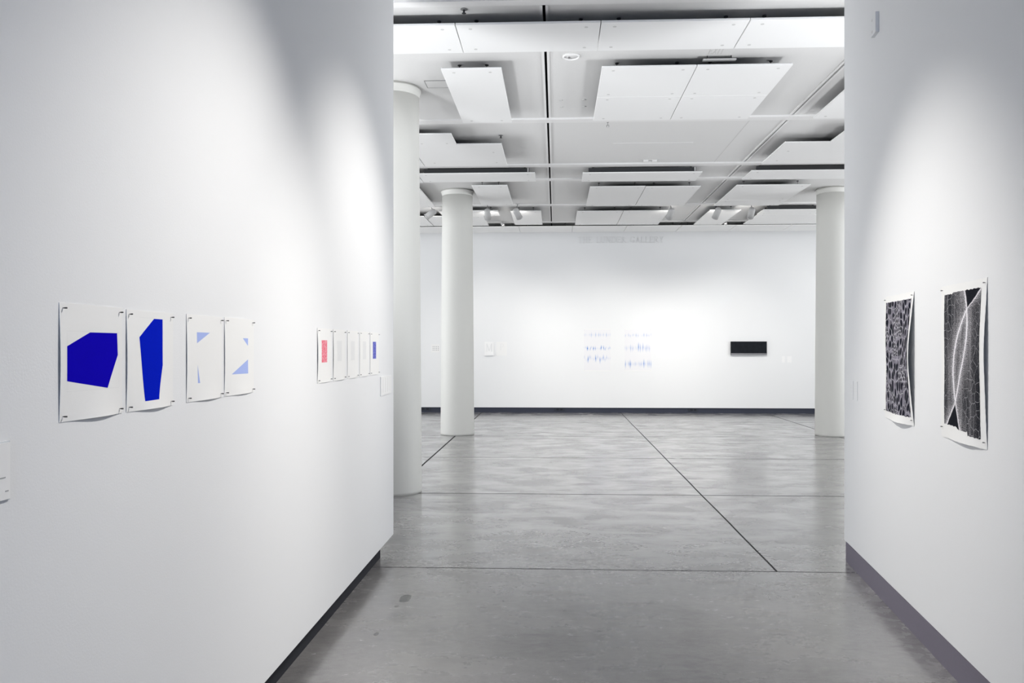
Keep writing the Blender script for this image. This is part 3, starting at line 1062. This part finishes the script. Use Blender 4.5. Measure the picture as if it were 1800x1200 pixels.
def patch(name, poly, fn, off, mat, parent, step=0.02, uvbox=None):
    """a convex shape lying on the curved sheet; poly in sheet metres, fn gives the sheet's lift off the wall"""
    xs_ = [p[0] for p in poly]
    zs_ = [p[1] for p in poly]
    bm = bmesh.new()
    cache = {}
    uvl = bm.loops.layers.uv.new('UVMap')
    x = math.floor(min(xs_) / step) * step
    while x < max(xs_):
        z = math.floor(min(zs_) / step) * step
        while z < max(zs_):
            c = clip_poly([(x, z), (x + step, z), (x + step, z + step), (x, z + step)], poly)
            vs2 = []
            for p in c:
                k = (round(p[0], 5), round(p[1], 5))
                if k not in cache:
                    cache[k] = bm.verts.new((p[0], -fn(*p) - off, p[1]))
                if cache[k] not in vs2:
                    vs2.append(cache[k])
            if len(vs2) >= 3:
                try:
                    f = bm.faces.new(vs2)
                    for lp in f.loops:
                        if uvbox:
                            lp[uvl].uv = ((lp.vert.co.x - uvbox[0]) / (uvbox[2] - uvbox[0]), (lp.vert.co.z - uvbox[1]) / (uvbox[3] - uvbox[1]))
                        else:
                            lp[uvl].uv = (lp.vert.co.x, lp.vert.co.z)
                except ValueError:
                    pass
            z += step
        x += step
    me = bpy.data.meshes.new(name)
    bm.normal_update()
    for f in bm.faces:
        if f.normal.y > 0:
            f.normal_flip()
        f.smooth = True
    bm.to_mesh(me)
    bm.free()
    me.materials.append(M[mat])
    o = bpy.data.objects.new(name, me)
    C.objects.link(o)
    o.parent = parent
    return o


def sheet(w_, h_, fn, parent, mat='paper', nx=28, nz=28, deckle=0.0, thick=0.0012, seed=1):
    rnd = random.Random(seed)
    bm = bmesh.new()
    je = [[rnd.uniform(-1, 1) * deckle for _ in range(max(nx, nz) + 1)] for _ in range(4)]
    grids = []
    for off in (0.0, thick):
        gv = []
        for j in range(nz + 1):
            row = []
            for i in range(nx + 1):
                x = w_ * i / nx
                z = h_ * j / nz
                lift = fn(x, z)
                if i == 0:
                    x += je[0][j]
                if i == nx:
                    x += je[1][j]
                if j == 0:
                    z += je[2][i]
                if j == nz:
                    z += je[3][i]
                row.append(bm.verts.new((x, -lift + off, z)))
            gv.append(row)
        grids.append(gv)
    for k, gv in enumerate(grids):
        for j in range(nz):
            for i in range(nx):
                q = (gv[j][i], gv[j][i + 1], gv[j + 1][i + 1], gv[j + 1][i])
                f = bm.faces.new(q if k == 0 else q[::-1])
                f.smooth = True
    a, b = [], []
    for gv, dst in zip(grids, (a, b)):
        for row in gv:
            dst.append([bm.verts.new(v.co) for v in row])
    for j in range(nz):
        bm.faces.new((a[j][0], a[j + 1][0], b[j + 1][0], b[j][0]))
        bm.faces.new((a[j][nx], b[j][nx], b[j + 1][nx], a[j + 1][nx]))
    for i in range(nx):
        bm.faces.new((a[0][i], b[0][i], b[0][i + 1], a[0][i + 1]))
        bm.faces.new((a[nz][i], a[nz][i + 1], b[nz][i + 1], b[nz][i]))
    for v in [v for v in bm.verts if not v.link_faces]:
        bm.verts.remove(v)
    return link('paper_sheet', bm, mat, parent)


def pin(x, z, lift, parent, mat='pin', ln=0.011, r=0.0019):
    bm = bmesh.new()
    m4 = Matrix.Translation((x, 0.0, z)) @ Matrix.Rotation(PI / 2, 4, 'X')
    lathe(bm, [(r * 0.6, 0.0003), (r * 0.6, lift + ln * 0.35), (r, lift + ln * 0.36), (r * 1.15, lift + ln)], 10, m4)
    return link('push_pin', bm, mat, parent)


def curl(w_, h_, base=0.0015, left=0.0, right=0.0, bottom=0.0, top=0.0, belly=0.0, wave=0.0, ph=0.0):
    def fn(x, z):
        u, v = min(max(x / w_, 0), 1), min(max(z / h_, 0), 1)
        a = math.sin(PI * v)
        b_ = math.sin(PI * u)
        r = base
        r += left * a * (1 - u) ** 3
        r += right * a * u ** 3
        r += bottom * max(0.0, math.sin(PI * u ** 1.35)) ** 1.6 * (1 - v) ** 6
        r += top * b_ * v ** 6
        r += belly * a * b_
        r += wave * a * (0.5 + 0.5 * math.sin(9 * v + ph + 2 * u)) * (abs(2 * u - 1) ** 2)
        return r
    return fn


# left wall: local x runs along +Y, front faces +X
def on_left(name, label, cat, y0, z0, group=None):
    return thing(name, label, cat, (LW, y0, z0), PI / 2, group)


def line_strip(name, pts, fn, parent, mat, w_=0.0009, off=0.0002):
    bm = bmesh.new()
    for (xa, za), (xb, zb) in zip(pts, pts[1:]):
        d = Vector((xb - xa, zb - za))
        nn = Vector((-d.y, d.x)).normalized() * w_ / 2
        N_ = max(2, int(d.length / 0.02))
        prev = None
        for k in range(N_ + 1):
            p = Vector((xa, za)) + d * k / N_
            y = -fn(p.x, p.y) - off
            cur = (bm.verts.new((p.x - nn.x, y, p.y - nn.y)), bm.verts.new((p.x + nn.x, y, p.y + nn.y)))
            if prev:
                bm.faces.new((prev[0], cur[0], cur[1], prev[1]))
            prev = cur
    return link(name, bm, mat, parent)


GA = 'square sheets pinned to the left wall'


def lsheet(y0, y1, z0, z1, label, fnargs, group=GA, pins=True):
    w_, h_ = y1 - y0, z1 - z0
    t = on_left('print_on_paper', label, 'print', y0, z0, group)
    fn = curl(w_, h_, **fnargs)
    sheet(w_, h_, fn, t)
    if pins:
        for px_, pz_ in ((0.014, h_ - 0.014), (w_ - 0.014, h_ - 0.014), (0.014, 0.014), (w_ - 0.014, 0.014)):
            pin(px_, pz_, fn(px_, pz_), t)
    return t, fn, w_, h_


def loc(poly, y0, z0):
    return [(a - y0, b - z0) for a, b in poly]


# first sheet: big blue six-sided shape
t, fn, w_, h_ = lsheet(1.992, 2.288, 1.405, 1.714, 'first pinned sheet on the left wall, big wide dark blue six sided shape',
                       dict(left=0.004, bottom=0.009, belly=0.0004))
look(patch('printed_shape', loc([(2.126, 1.639), (2.261, 1.639), (2.265, 1.576), (2.210, 1.483), (2.020, 1.510), (2.020, 1.601)], 1.992, 1.405), fn, 0.0003, 'blue', t), 'deep blue six sided shape')
line_strip('pencil_outline', loc([(2.126, 1.641), (2.021, 1.641), (2.021, 1.601)], 1.992, 1.405), fn, t, 'pencil')
line_strip('pencil_outline', loc([(2.020, 1.51), (2.021, 1.482), (2.271, 1.482), (2.271, 1.641), (2.262, 1.641)], 1.992, 1.405), fn, t, 'pencil')
t, fn, w_, h_ = lsheet(2.312, 2.600, 1.405, 1.711, 'second pinned sheet on the left wall, tall narrow bright blue shape',
                       dict(left=0.0035, bottom=0.009, belly=0.0004))
look(patch('printed_shape', loc([(2.474, 1.688), (2.529, 1.688), (2.529, 1.54), (2.497, 1.432), (2.414, 1.431), (2.383, 1.629)], 2.312, 1.405), fn, 0.0003, 'blue2', t), 'bright blue tall shape')
line_strip('pencil_outline', loc([(2.383, 1.69), (2.474, 1.69)], 2.312, 1.405), fn, t, 'pencil')
t, fn, w_, h_ = lsheet(2.697, 2.992, 1.407, 1.713, 'third pinned sheet on the left wall, pale blue triangle above a thin sliver',
                       dict(left=0.003, bottom=0.006, belly=0.0004))
patch('printed_shape', loc([(2.774, 1.651), (2.882, 1.651), (2.775, 1.612)], 2.697, 1.407), fn, 0.0003, 'pale', t, 0.012)
patch('printed_shape', loc([(2.779, 1.535), (2.799, 1.470), (2.782, 1.470)], 2.697, 1.407), fn, 0.0003, 'pale', t, 0.012)
t, fn, w_, h_ = lsheet(3.012, 3.309, 1.408, 1.714, 'fourth pinned sheet on the left wall, two pale blue triangles at its right',
                       dict(left=0.003, bottom=0.005, belly=0.0004))
patch('printed_shape', loc([(3.191, 1.634), (3.246, 1.634), (3.245, 1.603)], 3.012, 1.408), fn, 0.0003, 'pale', t, 0.012)
patch('printed_shape', loc([(3.245, 1.547), (3.246, 1.489), (3.077, 1.491)], 3.012, 1.408), fn, 0.0003, 'pale', t, 0.012)

GB = 'row of five sheets farther along the left wall'
five = [(4.208, 4.472, 'sheet with a rose red block, first of the row of five on the left wall', dict(left=0.005, bottom=0.003)),
        (4.512, 4.770, 'nearly blank sheet right beside the rose red one in the row of five', dict(left=0.003, bottom=0.005)),
        (4.820, 5.082, 'nearly blank sheet, middle one of the row of five on the left wall', dict(left=0.001, bottom=0.003)),
        (5.126, 5.380, 'nearly blank sheet directly left of the violet blue one in the row of five', dict(left=0.001, bottom=0.004)),
        (5.418, 5.690, 'sheet with a violet blue block, last of the row of five on the left wall', dict(left=0.001, bottom=0.003))]
for k, (a, b_, lab, fa) in enumerate(five):
    t, fn, w_, h_ = lsheet(a, b_, 1.403, 1.700, lab, fa, GB, False)
    for px_, pz_ in ((0.016, h_ - 0.014), (w_ - 0.014, h_ - 0.014), (0.016, 0.014), (w_ - 0.014, 0.014)):
        pin(px_, pz_, fn(px_, pz_), t, 'pin' if k < 2 else 'pinlight', 0.010, 0.0019)
    if k == 0:
        look(patch('printed_block', [(0.072, 0.110), (0.180, 0.110), (0.180, 0.232), (0.072, 0.232)], fn, 0.0003, 'red', t, 0.02, (0.072, 0.11, 0.18, 0.232)), 'rose red scribbled block')
    elif k == 4:
        look(patch('printed_block', [(0.080, 0.112), (0.180, 0.112), (0.180, 0.231), (0.080, 0.231)], fn, 0.0003, 'violet', t, 0.02, (0.08, 0.112, 0.18, 0.231)), 'violet blue scribbled block')
    else:
        patch('faint_block', [(0.085, 0.112), (0.178, 0.112), (0.178, 0.231), (0.085, 0.231)], fn, 0.0003, 'ghost', t, 0.03)


def card(t, w_, h_, lines, mat='paperw', thick=0.004, off=0.0, col='ink'):
    boxes('card', [(0, w_, -thick - off, -off, 0, h_)], mat, t)
    if lines:
        for xa, xb, za, zb in lines:
            boxes('printed_line', [(xa, xb, -thick - off - 0.0006, -thick - off, za, zb)], col, t)


# wall label beside the five sheets, printed in columns
t = on_left('text_label', 'wide white wall label right below the end of the row of five sheets', 'label', 5.735, 1.242)
lines = []
for c in range(4):
    x = 0.075 + c * 0.078
    lines.append((x, x + 0.006, 0.02, 0.125))
card(t, 0.372, 0.137, lines, thick=0.006, col='pencil')
# label at the left edge of the photograph
t = on_left('text_label', 'clear edged wall label at the left edge of the picture', 'label', 1.60, 1.247)
card(t, 0.20, 0.131, [(0.150, 0.184, 0.050, 0.053), (0.183, 0.194, 0.018, 0.021), (0.02, 0.12, 0.10, 0.104), (0.02, 0.12, 0.085, 0.088)], thick=0.003, off=0.004)
boxes('acrylic_backing', [(-0.004, 0.204, -0.004, 0, -0.003, 0.134)], 'acrylic', t)


# right wall: local x runs back towards the camera, front faces the passage
def on_right(name, label, cat, s, z0, group=None):
    p = RP + RD * s + RN * 0.004
    return thing(name, label, cat, (p.x, p.y, z0), -PI / 2 - RA, group)


GP = 'black prints pinned to the right wall'


def jag(x0, x1, z0, z1, seed, n_=14, amp=0.006):
    rnd = random.Random(seed)
    return x0, x1, z0, z1


# far print: cell pattern
def big_print(s0, w_, z0, h_, label, fn, pa, mat, uvmode, seed, pinmat):
    t = on_right('print_on_paper', label, 'print', s0, z0, GP)
    sheet(w_, h_, fn, t, nx=30, nz=60, deckle=0.0016, seed=seed)
    x0, x1, za, zb = pa
    nx, nz = 40, 80
    rnd = random.Random(seed + 5)
    bm = bmesh.new()
    uvl = bm.loops.layers.uv.new('UVMap')

    def smoothr(n_, amp):
        a = [rnd.uniform(-amp, amp) for _ in range(n_)]
        return a
    eb = smoothr(nx + 1, 0.0032)
    et = smoothr(nx + 1, 0.0022)
    el = smoothr(nz + 1, 0.0015)
    er = smoothr(nz + 1, 0.0015)
    for i in range(nx + 1):       # the brushed lower edge sags in steps
        u = i / nx
        if uvmode == 'arc':
            eb[i] += -0.022 if u > 0.72 else (-0.004 if u > 0.4 else 0.006)
            et[i] += 0.0 if u < 0.25 else 0.006
    gv = []
    for j in range(nz + 1):
        row = []
        for i in range(nx + 1):
            u, v = i / nx, j / nz
            x = x0 + (x1 - x0) * u + el[j] * (1 - u) + er[j] * u
            z = za + (zb - za) * v + eb[i] * (1 - v) ** 6 + et[i] * v ** 6
            row.append((bm.verts.new((x, -fn(x, z) - 0.0010, z)), u, v))
        gv.append(row)
    for j in range(nz):
        for i in range(nx):
            q = (gv[j][i], gv[j][i + 1], gv[j + 1][i + 1], gv[j + 1][i])
            f = bm.faces.new([k[0] for k in q])
            f.smooth = True
            for lp, k in zip(f.loops, q):
                lp[uvl].uv = (k[1], k[2]) if uvmode == 'arc' else (k[0].co.x, k[0].co.z)
    me = bpy.data.meshes.new('printed_area')
    bm.to_mesh(me)
    bm.free()
    me.materials.append(M[mat])
    o = bpy.data.objects.new('printed_area', me)
    C.objects.link(o)
    o.parent = t
    for px_, pz_ in ((0.018, h_ - 0.02), (w_ - 0.018, h_ - 0.02), (0.018, 0.05), (w_ - 0.018, 0.03)):
        pin(px_, pz_, fn(px_, pz_), t, pinmat, 0.010, 0.0028)
    return t


fn1 = curl(0.55, 0.75, base=0.002, right=0.027, bottom=0.030, belly=0.004, wave=0.006, ph=1.0)
big_print(-0.985, 0.55, 1.158, 0.75, 'black print of pebble like cells, the farther one on the right wall', fn1,
          (0.030, 0.520, 0.045, 0.712), 'cells', 'm', 3, 'pinlight')
fn2 = curl(0.548, 0.752, base=0.002, right=0.012, bottom=0.018, belly=0.003, wave=0.004, ph=0.3)
big_print(-1.952, 0.548, 1.149, 0.752, 'black print with two crossing white arcs, the nearer one on the right wall', fn2,
          (0.045, 0.492, 0.062, 0.708), 'arcs', 'arc', 9, 'pinlight')

for s_, wd, lab in ((-0.125, 0.085, 'small white wall label near the right wall end, farther of two'),
                    (-0.235, 0.090, 'small white wall label near the right wall end, nearer of two')):
    t = on_right('text_label', lab, 'label', s_, 1.217, 'pair of labels near the right wall end')
    card(t, wd, 0.136, [(0.015, wd - 0.02, 0.10, 0.103), (0.015, wd - 0.03, 0.085, 0.087), (0.015, wd - 0.02, 0.06, 0.062)], 'wall', 0.003, 0, 'pencil')
t = on_right('sensor_box', 'small white sensor box high on the right wall', 'sensor', -0.745, 3.62)
boxes('sensor_housing', [(0, 0.105, -0.022, 0, 0, 0.13)], 'wall', t)
boxes('sensor_slot', [(0.02, 0.035, -0.0235, -0.022, 0.02, 0.035)], 'mark', t)
boxes('sensor_slot', [(0.02, 0.035, -0.0235, -0.022, 0.095, 0.11)], 'mark', t)


# ------------------------------------------------------------------ far wall works
def on_far(name, label, cat, x0, z0, group=None):
    return thing(name, label, cat, (x0, YF, z0), 0, group)


GF = 'blue brush prints on the far wall'
for x0, mat, lab in ((0.675, 'brush1', 'white sheet with rows of blue brush marks on the far wall, left of the pair'),
                     (1.648, 'brush2', 'white sheet with rows of upright blue marks on the far wall, right of the pair')):
    t = on_far('print_on_paper', lab, 'print', x0, 1.01, GF)
    fn = curl(0.65, 1.015, base=0.003, bottom=0.006)
    sheet(0.65, 1.015, fn, t, nx=12, nz=16)
    patch('brush_marks', [(0.004, 0.02), (0.646, 0.02), (0.646, 1.0), (0.004, 1.0)], fn, 0.001, mat, t, 0.08, (0, 0, 0.65, 1.015))
    for px_, pz_ in ((0.02, 0.99), (0.63, 0.99), (0.02, 0.02), (0.63, 0.02)):
        pin(px_, pz_, 0.004, t, 'pinlight', 0.008, 0.003)

t = on_far('black_relief', 'long black rectangular relief with a grey lower edge on the far wall', 'artwork', 4.188, 1.398)
boxes('black_panel', [(0, 0.846, -0.05, 0, 0.042, 0.325)], 'black', t)
boxes('lower_edge', [(0, 0.846, -0.055, 0, 0, 0.042)], 'greyedge', t)

t = on_far('letter_relief', 'thick white block with the letter M casting a line of shadow on the far wall', 'artwork', -1.727, 1.385)
boxes('block', [(0, 0.222, -0.045, 0, 0, 0.055), (0, 0.222, -0.02, 0, 0.055, 0.33)], 'paperw', t)
link('letter', letter_mesh('M', 0.03, 0.09, 0.16, 0.20, 0.026), 'letter', t)
t = on_far('letter_sheet', 'thin white sheet with a faint letter P beside the thick M block', 'artwork', -1.445, 1.385)
boxes('paper_sheet', [(0, 0.26, -0.004, 0, 0, 0.33)], 'paper', t)
link('letter', letter_mesh('P', 0.09, 0.12, 0.13, 0.17, 0.006), 'ghost', t)
t = on_far('dot_grid', 'tiny grid of grey squares on the far wall touching the free standing column', 'artwork', -3.03, 1.46)
boxes('paper_sheet', [(0, 0.20, -0.004, 0, 0, 0.20)], 'paper', t)
for i in range(4):
    for j in range(3):
        boxes('grid_square', [(0.034 + i * 0.042, 0.052 + i * 0.042, -0.006, -0.004, 0.045 + j * 0.042, 0.065 + j * 0.042)], 'ink', t)
for x0, w_, lab in ((5.40, 0.07, 'tiny white label on the far wall, left of two before the right column'),
                    (5.53, 0.10, 'tiny white label on the far wall, right of two before the right column')):
    t = on_far('text_label', lab, 'label', x0, 1.22, 'labels by the black relief')
    card(t, w_, 0.15, [], 'paperw', 0.004)
